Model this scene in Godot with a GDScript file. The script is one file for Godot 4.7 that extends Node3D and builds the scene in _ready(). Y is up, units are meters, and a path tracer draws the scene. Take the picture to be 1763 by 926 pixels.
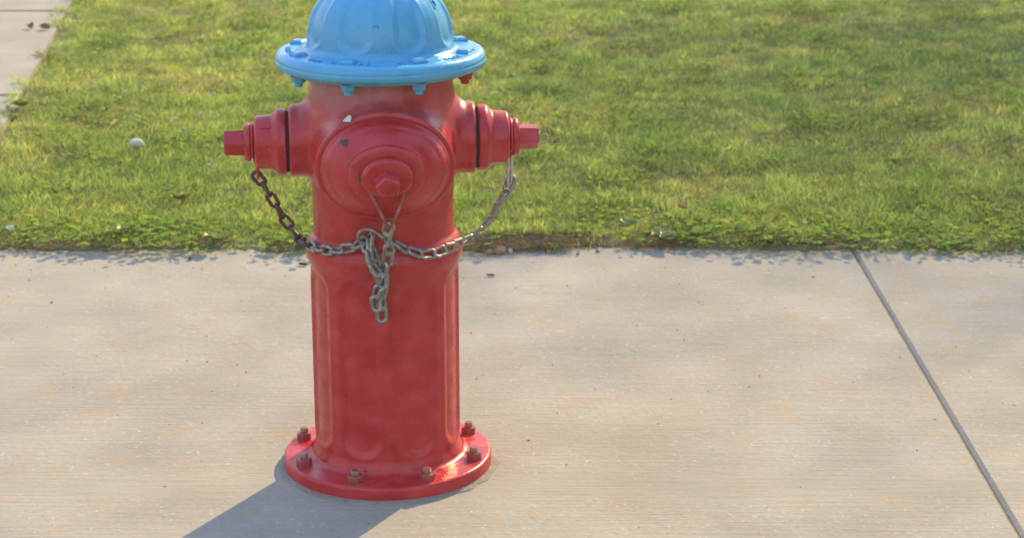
extends Node3D

# ------------------------------------------------------------------ mesh building
class MB:
	var v := PackedVector3Array()
	var n := PackedVector3Array()
	var c := PackedColorArray()
	var uv := PackedVector2Array()
	var ix := PackedInt32Array()
	func vert(p: Vector3, nn: Vector3, col := Color.WHITE, t := Vector2.ZERO) -> int:
		v.append(p); n.append(nn); c.append(col); uv.append(t)
		return v.size() - 1
	func tri(a: int, b: int, d: int):
		ix.append(a); ix.append(d); ix.append(b)
	func face(p: Array, col := Color.WHITE):       # flat polygon, counter-clockwise from outside
		var nn: Vector3 = ((p[1] - p[0]).cross(p[2] - p[0])).normalized()
		var s := v.size()
		for q in p: vert(q, nn, col, Vector2(q.x, q.z))
		for k in range(1, p.size() - 1): tri(s, s + k, s + k + 1)
	func grid(p: PackedVector3Array, nu: int, nv: int, wrap_u := false, wrap_v := false, col := Color.WHITE, tex := PackedVector2Array()):
		var nn := PackedVector3Array(); nn.resize(p.size())
		var s := v.size()
		var mu := nu if wrap_u else nu - 1
		var mv := nv if wrap_v else nv - 1
		for j in mv:
			var j2 := (j + 1) % nv
			for i in mu:
				var i2 := (i + 1) % nu
				var a := j * nu + i; var b := j * nu + i2; var d := j2 * nu + i2; var e := j2 * nu + i
				var m1 := (p[b] - p[a]).cross(p[d] - p[a]); var m2 := (p[d] - p[a]).cross(p[e] - p[a])
				if m1.length_squared() > 1e-20:
					tri(s + a, s + b, s + d); nn[a] += m1; nn[b] += m1; nn[d] += m1
				if m2.length_squared() > 1e-20:
					tri(s + a, s + d, s + e); nn[a] += m2; nn[d] += m2; nn[e] += m2
		for k in p.size():
			vert(p[k], nn[k].normalized() if nn[k].length_squared() > 0 else Vector3.UP, col, tex[k] if tex.size() else Vector2(p[k].x, p[k].z))
	# profile points are (radius, height) going up the outside; sharp corners are split
	func lathe(prof: Array, nu := 64, at := Transform3D(), shape = null, col := Color.WHITE):
		var runs := [[prof[0]]]
		for k in range(1, prof.size()):
			runs[-1].append(prof[k])
			if k < prof.size() - 1:
				var a: Vector2 = (prof[k] - prof[k - 1]).normalized(); var b: Vector2 = (prof[k + 1] - prof[k]).normalized()
				if a.dot(b) < 0.62: runs.append([prof[k]])
		for r in runs:
			var p := PackedVector3Array()
			for q in r:
				for i in nu:
					var th := TAU * i / nu
					var rad: float = q.x
					if shape != null: rad = shape.call(th, q.y, q.x)
					p.append(at * Vector3(rad * sin(th), q.y, rad * cos(th)))
			grid(p, nu, r.size(), true, false, col)
	func tube(path: Array, rad: float, nu := 8, closed := false, col := Color.WHITE, taper = null):
		var p := PackedVector3Array()
		var m := path.size()
		var side := Vector3.ZERO
		for k in m:
			var t: Vector3
			if closed: t = (path[(k + 1) % m] - path[(k + m - 1) % m]).normalized()
			else: t = (path[mini(k + 1, m - 1)] - path[maxi(k - 1, 0)]).normalized()
			if side == Vector3.ZERO: side = t.cross(Vector3(0.31, 0.77, 0.55)).normalized()
			side = (side - t * side.dot(t)).normalized()
			var b := t.cross(side)
			var rr: float = rad * (taper.call(float(k) / (m - 1)) if taper != null else 1.0)
			for i in nu:
				var a := TAU * i / nu
				p.append(path[k] + (side * cos(a) + b * sin(a)) * rr)
		grid(p, nu, m, true, closed, col)
		if not closed:
			for e in [0, m - 1]:
				var q := []
				for i in nu: q.append(p[e * nu + (nu - 1 - i if e == 0 else i)])
				face(q, col)
	# prism with a chamfered end, along +y, from a regular polygon
	func prism(sides: int, r: float, y0: float, y1: float, ch: float, at := Transform3D(), turn := 0.0, tap := 1.0, col := Color.WHITE):
		var rows := [[r, y0], [r * tap, y1 - ch], [r * tap - ch, y1]]
		for k in sides:
			var a0 := turn + TAU * k / sides; var a1 := turn + TAU * (k + 1) / sides
			for j in 2:
				var q := []
				for s in [[a0, j], [a1, j], [a1, j + 1], [a0, j + 1]]:
					q.append(at * Vector3(rows[s[1]][0] * sin(s[0]), rows[s[1]][1], rows[s[1]][0] * cos(s[0])))
				face(q, col)
		var top := []; var bot := []
		for k in sides:
			var a := turn + TAU * k / sides
			top.append(at * Vector3(rows[2][0] * sin(a), y1, rows[2][0] * cos(a)))
			bot.push_front(at * Vector3(r * sin(a), y0, r * cos(a)))
		face(top, col); face(bot, col)
	func box(lo: Vector3, hi: Vector3, ch := 0.0, at := Transform3D(), col := Color.WHITE):
		# chamfered along the upper edges
		var r := [[lo.x, lo.z, hi.x, hi.z, lo.y], [lo.x, lo.z, hi.x, hi.z, hi.y - ch], [lo.x + ch, lo.z + ch, hi.x - ch, hi.z - ch, hi.y]]
		var pt := func(k: int, i: int) -> Vector3:
			var q: Array = r[k]
			return at * Vector3([q[0], q[2], q[2], q[0]][i], q[4], [q[3], q[3], q[1], q[1]][i])
		for k in (2 if ch > 0 else 1):
			for i in 4: face([pt.call(k, i), pt.call(k, (i + 1) % 4), pt.call(k + 1, (i + 1) % 4), pt.call(k + 1, i)], col)
		var t := 2 if ch > 0 else 1
		face([pt.call(t, 0), pt.call(t, 1), pt.call(t, 2), pt.call(t, 3)], col)
		face([pt.call(0, 3), pt.call(0, 2), pt.call(0, 1), pt.call(0, 0)], col)
	func done() -> ArrayMesh:
		var a := []; a.resize(Mesh.ARRAY_MAX)
		a[Mesh.ARRAY_VERTEX] = v; a[Mesh.ARRAY_NORMAL] = n; a[Mesh.ARRAY_COLOR] = c; a[Mesh.ARRAY_TEX_UV] = uv; a[Mesh.ARRAY_INDEX] = ix
		var m := ArrayMesh.new(); m.add_surface_from_arrays(Mesh.PRIMITIVE_TRIANGLES, a)
		return m

var used := {}
func numbered(called: String) -> String:
	used[called] = used.get(called, -1) + 1
	return called if used[called] == 0 else "%s_%03d" % [called, used[called]]
func thing(called: String, label: String, category: String, at := Vector3.ZERO, turn := 0.0, group := "") -> Node3D:
	var o := Node3D.new(); o.name = numbered(called); add_child(o, true)
	o.position = at; o.rotation.y = turn
	tag(o, label, category, group)
	return o
func tag(o: Node, label: String, category: String, group := ""):
	o.set_meta("label", label); o.set_meta("category", category)
	if group: o.set_meta("group", group)
func obj(called: String, mesh: Mesh, mat: Material, parent: Node = null, kind := "") -> MeshInstance3D:
	var o := MeshInstance3D.new()
	o.name = numbered(called) if parent == null else called
	o.mesh = mesh; o.material_override = mat
	(self if parent == null else parent).add_child(o, true)
	if kind: o.set_meta("kind", kind)
	return o
func many(called: String, mesh: Mesh, mat: Material, places: Array, tints: Array, parent: Node) -> MultiMeshInstance3D:
	var mm := MultiMesh.new(); mm.transform_format = MultiMesh.TRANSFORM_3D; mm.use_colors = true; mm.mesh = mesh
	mm.instance_count = places.size()
	for k in places.size():
		mm.set_instance_transform(k, places[k]); mm.set_instance_color(k, tints[k])
	var o := MultiMeshInstance3D.new(); o.name = called; o.multimesh = mm; o.material_override = mat
	parent.add_child(o, true); o.set_meta("kind", "stuff")
	return o

# ------------------------------------------------------------------ materials
func lin(r: float, g: float, b: float) -> Color: return Color(r, g, b).linear_to_srgb()
func noise(seed_: int, freq: float, oct := 4, type := FastNoiseLite.TYPE_SIMPLEX_SMOOTH) -> FastNoiseLite:
	var f := FastNoiseLite.new(); f.seed = seed_; f.frequency = freq; f.fractal_octaves = oct; f.noise_type = type
	return f
func gray_tex(seed_: int, freq: float, size := 512, oct := 4) -> ImageTexture:
	return ImageTexture.create_from_image(noise(seed_, freq, oct).get_seamless_image(size, size, false, false, 0.1, true))
func paint_tex(base: Color, fade: Color, dark: Color, seed_: int) -> ImageTexture:   # colours linear; old hand-brushed paint
	var n := 512
	var big := noise(seed_, 0.008, 4).get_seamless_image(n, n); var fine := noise(seed_ + 1, 0.06, 3).get_seamless_image(n, n)
	var spot := noise(seed_ + 2, 0.035, 2).get_seamless_image(n, n)
	var im := Image.create(n, n, false, Image.FORMAT_RGB8)
	for y in n:
		for x in n:
			var a := big.get_pixel(x, y).r; var b := fine.get_pixel(x, y).r; var s := spot.get_pixel(x, y).r
			var k := base.lerp(fade, clampf((a - 0.42) * 1.6 + (b - 0.5) * 0.25, 0, 1)).lerp(dark, clampf((0.34 - a) * 2.2, 0, 0.5))
			if s > 0.86: k = k.lerp(fade, 0.45)
			elif s < 0.10: k = k.lerp(dark, 0.4)
			im.set_pixel(x, y, k.linear_to_srgb())
	return ImageTexture.create_from_image(im)
func paint(base: Color, fade: Color, dark: Color, seed_: int, rough: float, bump := 0.022) -> StandardMaterial3D:
	var m := StandardMaterial3D.new()
	m.albedo_texture = paint_tex(base, fade, dark, seed_)
	m.uv1_triplanar = true; m.uv1_scale = Vector3.ONE * 4.5
	m.roughness = rough; m.metallic_specular = 0.46
	m.roughness_texture = gray_tex(seed_ + 9, 0.012, 512, 4); m.roughness_texture_channel = BaseMaterial3D.TEXTURE_CHANNEL_RED
	m.heightmap_enabled = true; m.heightmap_texture = gray_tex(seed_ + 5, 0.09, 512, 4); m.heightmap_scale = bump
	return m
func plain(c: Color, rough := 0.8, metal := 0.0) -> StandardMaterial3D:
	var m := StandardMaterial3D.new(); m.albedo_color = c.linear_to_srgb(); m.roughness = rough; m.metallic = metal
	return m
func leafy(back: Color, rough := 0.55) -> StandardMaterial3D:
	var m := StandardMaterial3D.new(); m.vertex_color_use_as_albedo = true; m.roughness = rough; m.metallic_specular = 0.2
	m.backlight_enabled = true; m.backlight = back; m.cull_mode = BaseMaterial3D.CULL_DISABLED
	return m

const AXIS := Vector3(-0.1993, 0, -3.0)     # the hydrant's foot
const YAW := 0.096
const EDGE := -4.255                        # where the lawn meets the pavement
var red: StandardMaterial3D
var blue: StandardMaterial3D
var dark: StandardMaterial3D
var steel: StandardMaterial3D
var rust: StandardMaterial3D
var rng := RandomNumberGenerator.new()

# ------------------------------------------------------------------ hydrant
func flutes(y0: float, y1: float, depth: float, half: float, drop: float) -> Callable:
	return func(th: float, y: float, r: float) -> float:
		var step := TAU / 8
		var u := (fposmod(th - PI / 8, step)) / step
		u = minf(u, 1.0 - u) * step / half
		var w := 0.0
		if y < y0 + drop: w = (y0 + drop - y) / drop
		if y > y1 - drop: w = (y - y1 + drop) / drop
		var s := 1.0 - sqrt(u * u + w * w)
		return r - depth * smoothstep(-0.06, 0.34, s) + depth * 0.16 * exp(-pow((s + 0.10) / 0.13, 2.0))

func smin(a: float, b: float, k: float) -> float:
	var h := maxf(k - absf(a - b), 0.0) / k
	return minf(a, b) - h * h * h * k / 6.0
func body_sdf(p: Vector3) -> float:
	var d := sqrt(p.x * p.x + p.z * p.z) - 0.1088
	var yy := p.y - 0.5311
	# two side outlets
	var o := sqrt(yy * yy + p.z * p.z) - (0.0535 + 0.0012 * smoothstep(0.125, 0.14, absf(p.x)))
	var e := absf(p.x) - 0.1415
	var m := -smin(-o, -e, 0.007)
	d = smin(d, m, lerpf(0.024, 0.058, smoothstep(-0.05, 0.05, yy)))
	# front boss, wider than high
	if p.z > 0.0:
		var y2 := p.y - 0.5195
		var k0 := sqrt(p.x * p.x / 0.010816 + y2 * y2 / 0.006642)
		var k1 := sqrt(p.x * p.x / 0.000117 + y2 * y2 / 0.0000441)
		var b := k0 * (k0 - 1.0) / maxf(k1, 1e-4)
		var bb := -smin(-b, -(p.z - 0.1325), 0.008)
		d = smin(d, bb, lerpf(0.016, 0.050, smoothstep(-0.03, 0.06, y2)))
	# the hollow behind the front cap
	return d
func body_mesh() -> ArrayMesh:
	var h := 0.0032
	var lo := Vector3(-0.152, 0.400, -0.122); var hi := Vector3(0.152, 0.640, 0.146)
	var nx := int((hi.x - lo.x) / h) + 2; var ny := int((hi.y - lo.y) / h) + 1; var nz := int((hi.z - lo.z) / h) + 2
	var f := PackedFloat32Array(); f.resize(nx * ny * nz); f.fill(1.0)
	var B := 8
	for bz in range(0, nz, B):
		for by in range(0, ny, B):
			for bx in range(0, nx, B):
				var mid := lo + Vector3(bx + B * 0.5, by + B * 0.5, bz + B * 0.5) * h
				var dm := body_sdf(mid)
				if absf(dm) > B * h * 1.25:
					if dm < 0:
						for z in range(bz, mini(bz + B, nz)):
							for y in range(by, mini(by + B, ny)):
								for x in range(bx, mini(bx + B, nx)): f[(z * ny + y) * nx + x] = -1.0
					continue
				for z in range(bz, mini(bz + B, nz)):
					for y in range(by, mini(by + B, ny)):
						for x in range(bx, mini(bx + B, nx)):
							f[(z * ny + y) * nx + x] = body_sdf(lo + Vector3(x, y, z) * h)
	var mb := MB.new()
	var pn := noise(63, 1.0, 3)
	var id := {}
	var off := [Vector3(0, 0, 0), Vector3(1, 0, 0), Vector3(0, 1, 0), Vector3(1, 1, 0), Vector3(0, 0, 1), Vector3(1, 0, 1), Vector3(0, 1, 1), Vector3(1, 1, 1)]
	var edges := [[0, 1], [2, 3], [4, 5], [6, 7], [0, 2], [1, 3], [4, 6], [5, 7], [0, 4], [1, 5], [2, 6], [3, 7]]
	var at := [0, 1, nx, nx + 1, nx * ny, nx * ny + 1, nx * ny + nx, nx * ny + nx + 1]
	for z in nz - 1:
		for y in ny - 1:
			for x in nx - 1:
				var k := (z * ny + y) * nx + x
				var cnt := 0
				for q in 8:
					if f[k + at[q]] < 0.0: cnt += 1
				if cnt == 0 or cnt == 8: continue
				var s := Vector3.ZERO; var c := 0
				for ed in edges:
					var a := f[k + at[ed[0]]]; var b := f[k + at[ed[1]]]
					if (a < 0) != (b < 0):
						s += off[ed[0]].lerp(off[ed[1]], clampf(a / (a - b), 0, 1)); c += 1
				var p := lo + (Vector3(x, y, z) + s / c) * h
				var g := Vector3.ZERO
				for it in 2:
					var d0 := body_sdf(p)
					g = Vector3(body_sdf(p + Vector3(5e-4, 0, 0)) - d0, body_sdf(p + Vector3(0, 5e-4, 0)) - d0, body_sdf(p + Vector3(0, 0, 5e-4)) - d0).normalized()
					if it == 0: p -= g * clampf(d0, -h * 0.5, h * 0.5)
				var a1 := pn.get_noise_3dv(p * 26.0) * 0.5 + 0.5; var a2 := pn.get_noise_3dv(p * 150.0 + Vector3(9, 9, 9)) * 0.5 + 0.5; var a3 := pn.get_noise_3d(p.x * 60.0, p.y * 14.0, p.z * 60.0) * 0.5 + 0.5
				var col := Color(0.43, 0.013, 0.018).lerp(Color(0.50, 0.045, 0.055), clampf((a1 - 0.42) * 1.8, 0, 1)).lerp(Color(0.27, 0.010, 0.012), clampf((0.40 - a1) * 2.0, 0, 0.5))
				var spray := smoothstep(0.578, 0.625, p.y) * clampf(0.25 - p.x * 3.2, 0.10, 0.55) * clampf(0.4 + a3 * 1.1, 0, 1)       # blue overspray and bleaching below the bonnet
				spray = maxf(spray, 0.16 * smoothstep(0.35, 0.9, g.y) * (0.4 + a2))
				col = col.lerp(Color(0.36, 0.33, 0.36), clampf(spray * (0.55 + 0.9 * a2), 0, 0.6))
				if a2 > 0.80: col = col.lerp(Color(0.42, 0.16, 0.15), 0.5)
				id[k] = mb.vert(p, g, col)
	for z in range(1, nz - 1):
		for y in range(1, ny - 1):
			for x in range(1, nx - 1):
				var k := (z * ny + y) * nx + x
				for a in [[1, nx, nx * ny], [nx, nx * ny, 1], [nx * ny, 1, nx]]:
					var A := f[k] < 0.0; var Bq := f[k + a[0]] < 0.0
					if A == Bq: continue
					var q := [k - a[1] - a[2], k - a[2], k, k - a[1]]
					if not (q[0] in id and q[1] in id and q[2] in id and q[3] in id): continue
					if A:
						mb.tri(id[q[0]], id[q[1]], id[q[2]]); mb.tri(id[q[0]], id[q[2]], id[q[3]])
					else:
						mb.tri(id[q[0]], id[q[2]], id[q[1]]); mb.tri(id[q[0]], id[q[3]], id[q[2]])
	return mb.done()

func V(a: Array) -> Array:
	var r := []
	for k in range(0, a.size(), 2): r.append(Vector2(a[k], a[k + 1]))
	return r

func hose_cap(root: Node3D, side: float):
	# +y of the turned mesh points outwards along the outlet
	var at := Transform3D(Basis(Vector3(0, 0, 1), -side * PI / 2), Vector3(0, 0.5311, 0))
	var g := MB.new(); g.lathe(V([0.0465, 0.136, 0.0465, 0.149]), 64, at)
	obj("thread_gap", g.done(), dark, root)
	var m := MB.new()
	m.lathe(V([0.044, 0.1462, 0.0500, 0.1462, 0.0509, 0.1470, 0.0512, 0.1485, 0.0512, 0.1570, 0.0506, 0.1592, 0.0490, 0.1612, 0.0448, 0.1655, 0.0428, 0.1678, 0.0420, 0.1700, 0.0402, 0.1900, 0.0395, 0.1920, 0.0378, 0.1936, 0.0350, 0.1943, 0.0255, 0.1946, 0.0250, 0.1950, 0.0250, 0.2005]), 72, at)
	var cap := obj("hose_cap", m.done(), red, root)
	m = MB.new()
	m.lathe(V([0.0255, 0.2000, 0.0282, 0.2004, 0.0294, 0.2020, 0.0294, 0.2050, 0.0284, 0.2080, 0.0262, 0.2100, 0.0, 0.2104]), 56, at)
	obj("collar", m.done(), red, cap)
	m = MB.new()
	m.prism(5, 0.0206, 0.208, 0.2405, 0.0016, at, (0.35 if side > 0 else 0.1), 0.94)
	obj("cap_nut", m.done(), red, cap)
	# small cast lug and rust pimples on the left cap
	m = MB.new()
	m.box(Vector3(-0.008, -0.0012, -0.0015), Vector3(0.008, 0.0018, 0.0015), 0.001, Transform3D(Basis(), Vector3(side * 0.176, 0.5311 + 0.028, 0.0305)) * Transform3D(Basis(Vector3(1, 0, 0), 0.9), Vector3.ZERO))
	if side < 0:
		obj("cast_lug", m.done(), red, cap)
		var bl := MB.new(); var br := RandomNumberGenerator.new(); br.seed = 6
		for k in 26:
			var s := br.randf_range(0.170, 0.190); var a := br.randf_range(-0.9, 0.5)
			if k > 18: s = br.randf_range(0.149, 0.157)
			var rr := 0.0425 - (s - 0.17) * 0.13 if s > 0.165 else 0.0512
			var pb := pebble(Vector3.ONE * br.randf_range(0.0004, 0.0009), k, 6, 4); var arr := pb.surface_get_arrays(0); var o0 := bl.v.size()
			for i in arr[0].size(): bl.vert(arr[0][i] + Vector3(-s, 0.5311 + rr * sin(a), rr * cos(a)), arr[1][i])
			for i in arr[Mesh.ARRAY_INDEX].size(): bl.ix.append(o0 + arr[Mesh.ARRAY_INDEX][i])
		obj("paint_blisters", bl.done(), plain(Color(0.55, 0.22, 0.20), 0.7), cap)

func build_hydrant() -> Node3D:
	var root := thing("fire_hydrant", "red fire hydrant with a sky blue bonnet standing on the pavement", "fire hydrant", AXIS, YAW)
	# lower barrel with arched flutes and the rounded ledge the chains lie on
	var prof := [Vector2(0.121, 0.028), Vector2(0.119, 0.034), Vector2(0.1152, 0.042)]
	var y := 0.048
	while y < 0.334:
		prof.append(Vector2(0.1152, y)); y += 0.0035
	for q in V([0.1155, 0.3370, 0.1162, 0.3400, 0.1178, 0.3430, 0.1182, 0.3445, 0.1196, 0.3475, 0.1214, 0.3515, 0.1222, 0.3560, 0.1225, 0.3600, 0.1221, 0.3650, 0.1212, 0.3690, 0.1206, 0.3702, 0.1201, 0.3705, 0.1187, 0.3760, 0.1160, 0.3815, 0.1130, 0.3850, 0.1102, 0.3872, 0.1090, 0.3900, 0.1088, 0.3950, 0.1088, 0.4085]): prof.append(q)
	var m := MB.new(); m.lathe(prof, 224, Transform3D(), flutes(0.05, 0.338, 0.0045, 0.30, 0.03))
	obj("lower_barrel", m.done(), red, root)
	var bm: StandardMaterial3D = red.duplicate(); bm.albedo_texture = null; bm.vertex_color_use_as_albedo = true
	obj("barrel_body", body_mesh(), bm, root)
	# neck flange under the bonnet
	m = MB.new(); m.lathe(V([0.108, 0.640, 0.1400, 0.6415, 0.1425, 0.6425, 0.1435, 0.644, 0.1435, 0.6480]), 120)
	obj("neck_flange", m.done(), blue, root)
	# foot flange
	m = MB.new(); m.lathe(V([0.166, 0.0, 0.166, 0.018, 0.1645, 0.0215, 0.161, 0.023, 0.130, 0.025, 0.124, 0.027, 0.121, 0.030]), 120)
	var foot := obj("foot_flange", m.done(), red, root)
	var nutm := MB.new(); nutm.prism(6, 0.0125, 0.0, 0.011, 0.0012); nutm.prism(10, 0.0065, 0.010, 0.019, 0.001)
	var nutmesh := nutm.done()
	for k in 8:
		var a := PI / 8 + k * PI / 4
		var o := obj("bolt", nutmesh, ring_paint, foot); o.position = Vector3(0.145 * sin(a), 0.0235, 0.145 * cos(a)); o.rotation.y = a + k
	# bonnet
	m = MB.new()
	prof = V([0.100, 0.6475, 0.1535, 0.6475, 0.1565, 0.6485, 0.1588, 0.6510, 0.1600, 0.6540, 0.1603, 0.6568, 0.1598, 0.6586, 0.1590, 0.6593, 0.1590, 0.6600, 0.1594, 0.6614, 0.1588, 0.6648, 0.1566, 0.6686, 0.1530, 0.6712, 0.1490, 0.6724, 0.1460, 0.6727, 0.1330, 0.6732, 0.1190, 0.6742, 0.1155, 0.6750, 0.1130, 0.6772, 0.1115, 0.6800])
	y = 0.6825
	while y < 0.782:
		var t := (y - 0.6825) / 0.1010
		prof.append(Vector2(0.1108 * pow(1.0 - pow(t, 2.35), 0.46) + 0.0, y)); y += lerpf(0.0022, 0.0012, t)
	prof.append(Vector2(0.018, 0.7825)); prof.append(Vector2(0.0, 0.783))
	m.lathe(prof, 256, Transform3D(), func(th: float, yy: float, r: float) -> float:
		if yy < 0.676: return r
		return flutes(0.6825, 0.86, 0.0044 * clampf((0.785 - yy) / 0.05, 0, 1), 0.235, 0.020).call(th, yy, r))
	var bonnet := obj("bonnet", m.done(), blue, root)
	m = MB.new(); m.lathe(V([0.034, 0.775, 0.034, 0.787, 0.031, 0.790, 0.022, 0.791]), 48); m.prism(5, 0.022, 0.790, 0.829, 0.0016)
	obj("operating_nut", m.done(), blue, bonnet)
	# the oil plug high on the right of the dome
	var pa := 1.06
	var pt := Transform3D(Basis(Vector3(0, 1, 0), pa) * Basis(Vector3(1, 0, 0), 1.0), Vector3(0.0875 * sin(pa), 0.7445, 0.0875 * cos(pa)))
	m = MB.new(); m.lathe(V([0.0085, -0.006, 0.0085, 0.0028, 0.0072, 0.0036, 0.0052, 0.0036, 0.0048, 0.003, 0.0048, -0.004]), 32, pt)
	var plug := obj("oil_plug", m.done(), blue, bonnet)
	m = MB.new(); m.lathe(V([0.0048, 0.0006, 0.0, 0.0007]), 20, pt); obj("plug_hole", m.done(), dark, plug)
	for q in [[-0.10, 0.7235, 0.0050, 0.0010], [-0.055, 0.7222, 0.0022, 0.0016], [-0.078, 0.7195, 0.0030, 0.0008]]:
		var sc := obj("paint_scratch", pebble(Vector3(q[2], q[3], 0.0006), 5, 12, 7), plain(Color(0.10, 0.20, 0.32), 0.8), bonnet)
		sc.position = Vector3(sin(q[0]), 0, cos(q[0])) * 0.1048 + Vector3(0, q[1], 0); sc.rotation = Vector3(-0.22, q[0], 0.1)
	var head := MB.new()
	head.box(Vector3(-0.0112, -0.003, -0.0100), Vector3(0.0112, 0.0066, 0.0100), 0.0028)
	var headm := head.done()
	nutm = MB.new(); nutm.prism(6, 0.0107, 0.0, 0.0100, 0.0014, Transform3D(Basis(Vector3(1, 0, 0), PI), Vector3.ZERO)); nutm.prism(10, 0.0064, 0.010, 0.0165, 0.0012, Transform3D(Basis(Vector3(1, 0, 0), PI), Vector3.ZERO))
	nutm.lathe(V([0.0122, -0.0018, 0.0122, 0.0004, 0.0, 0.0005]), 24)
	nutmesh = nutm.done()
	for k in 8:
		var a := PI / 8 + k * PI / 4
		var o := obj("bolt_head", headm, blue, bonnet); o.position = Vector3(0.1335 * sin(a), 0.6722, 0.1335 * cos(a)); o.rotation.y = a + rng.randf_range(-0.12, 0.12)
		var u := obj("flange_nut", nutmesh, red if k == 1 else (blue if k in [0, 7, 6] else steel_blue), bonnet)
		u.position = Vector3(0.1345 * sin(a), 0.6425, 0.1345 * cos(a)); u.rotation.y = k * 1.3
	# cast letters round the flange, worn and full of paint
	var words := ["J", "I", "A", "L", "", "", "B"]
	var arcs := []
	for k in 5: arcs.append(["VALVE"[k], 0.62 + k * 0.075])
	arcs = [["J", 0.72], ["L", 0.80], ["A", 0.87], ["L", 0.94], ["B", 1.36], ["H", -1.42], ["I", -1.50], ["N", -1.57], ["O", -1.64], ["C", -0.86], ["E", -0.80], ["R", -0.73], ["U", -0.55], ["P", -0.24], ["S", -0.16], ["E", 0.16], ["N", 0.22], ["I", 0.27], ["O", 0.33], ["T", 0.40]]
	for q in arcs:
		var tm := TextMesh.new(); tm.text = q[0]; tm.font_size = 14; tm.pixel_size = 0.0008; tm.depth = 0.0022; tm.curve_step = 2.0
		var sf := SystemFont.new(); sf.font_names = PackedStringArray(["Droid Sans"]); tm.font = sf
		var o := obj("cast_letter", tm, blue, bonnet)
		o.position = Vector3(0.1405 * sin(q[1]), 0.6732, 0.1405 * cos(q[1]))
		o.basis = Basis(Vector3(0, 1, 0), q[1]) * Basis(Vector3(1, 0, 0), -PI / 2 + 0.1)
	hose_cap(root, -1.0); hose_cap(root, 1.0)
	# front cap
	var at := Transform3D(Basis(Vector3(1, 0, 0), Vector3(0, 0, 1), Vector3(0, -1, 0)), Vector3.ZERO)   # lathe y -> z
	var sq := Transform3D(Basis(Vector3(1, 0, 0), Vector3(0, 0.79, 0), Vector3(0, 0, 1)), Vector3(0, 0.5195, 0)) * at
	m = MB.new(); m.lathe(V([0.0930, 0.1340, 0.0935, 0.1325, 0.0985, 0.1325]), 96, sq)
	obj("cap_groove", m.done(), red, root)
	m = MB.new()
	m.lathe(V([0.0950, 0.128, 0.0958, 0.1370, 0.0952, 0.1392, 0.0938, 0.1412, 0.0922, 0.1426, 0.0908, 0.1448, 0.0895, 0.1480, 0.0868, 0.1524, 0.0842, 0.1550, 0.0818, 0.1568, 0.0800, 0.1592, 0.0778, 0.1618, 0.0735, 0.1668, 0.0680, 0.1724, 0.0620, 0.1760, 0.0585, 0.1776, 0.0568, 0.1782, 0.0562, 0.1806, 0.0552, 0.1842, 0.0530, 0.1862, 0.0490, 0.1870, 0.0420, 0.1874, 0.0340, 0.1880, 0.0290, 0.1882, 0.0285, 0.1890, 0.0285, 0.1955]), 128, sq)
	var cap := obj("front_cap", m.done(), red, root)
	m = MB.new()
	m.lathe(V([0.030, 0.1945, 0.0352, 0.1952, 0.0372, 0.1972, 0.0376, 0.2000, 0.0366, 0.2038, 0.0340, 0.2068, 0.0300, 0.2080, 0.0, 0.2084]), 72, sq)
	obj("collar", m.done(), red, cap)
	m = MB.new()
	m.prism(5, 0.0196, 0.204, 0.2600, 0.0020, sq, PI + 0.18, 0.95)
	var nut := obj("cap_nut", m.done(), red, cap)
	m = MB.new()
	var wear := paint(Color(0.12, 0.10, 0.075), Color(0.33, 0.12, 0.11), Color(0.07, 0.075, 0.055), 61, 0.9, 0.01); wear.uv1_scale = Vector3.ONE * 16.0
	var wm := MB.new(); wm.prism(5, 0.01895, 0.2560, 0.2592, 0.0017, sq, PI + 0.18, 1.0); obj("worn_edge", wm.done(), wear, nut)
	m.lathe(V([0.0075, 0.2598, 0.0068, 0.2612, 0.0056, 0.2612, 0.0050, 0.2600]), 24, sq)
	obj("centre_mark", m.done(), red, nut)
	# chipped paint: thin patches of bare iron and undercoat on the cap and its nut
	var chip_iron := plain(Color(0.060, 0.065, 0.045), 0.95); var chip_white := plain(Color(0.62, 0.68, 0.66), 0.7)
	for q in [[-0.060, 0.0565, 0.0088, 0.0062, 3], [-0.0505, 0.0195, 0.0034, 0.0040, 5], [-0.0388, -0.003, 0.0028, 0.0105, 8]]:
		chip(cap, Vector2(q[0], q[1] * 0.79), q[2], q[3], chip_iron, q[4])
	m = MB.new()
	m.face([Vector3(-0.0615, 0.5900, 0.1336), Vector3(-0.0500, 0.5888, 0.1350), Vector3(-0.0480, 0.5965, 0.1338), Vector3(-0.0515, 0.5990, 0.1310), Vector3(-0.0570, 0.5945, 0.1322)])
	obj("paint_chip", m.done(), chip_white, root)
	return root

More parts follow.
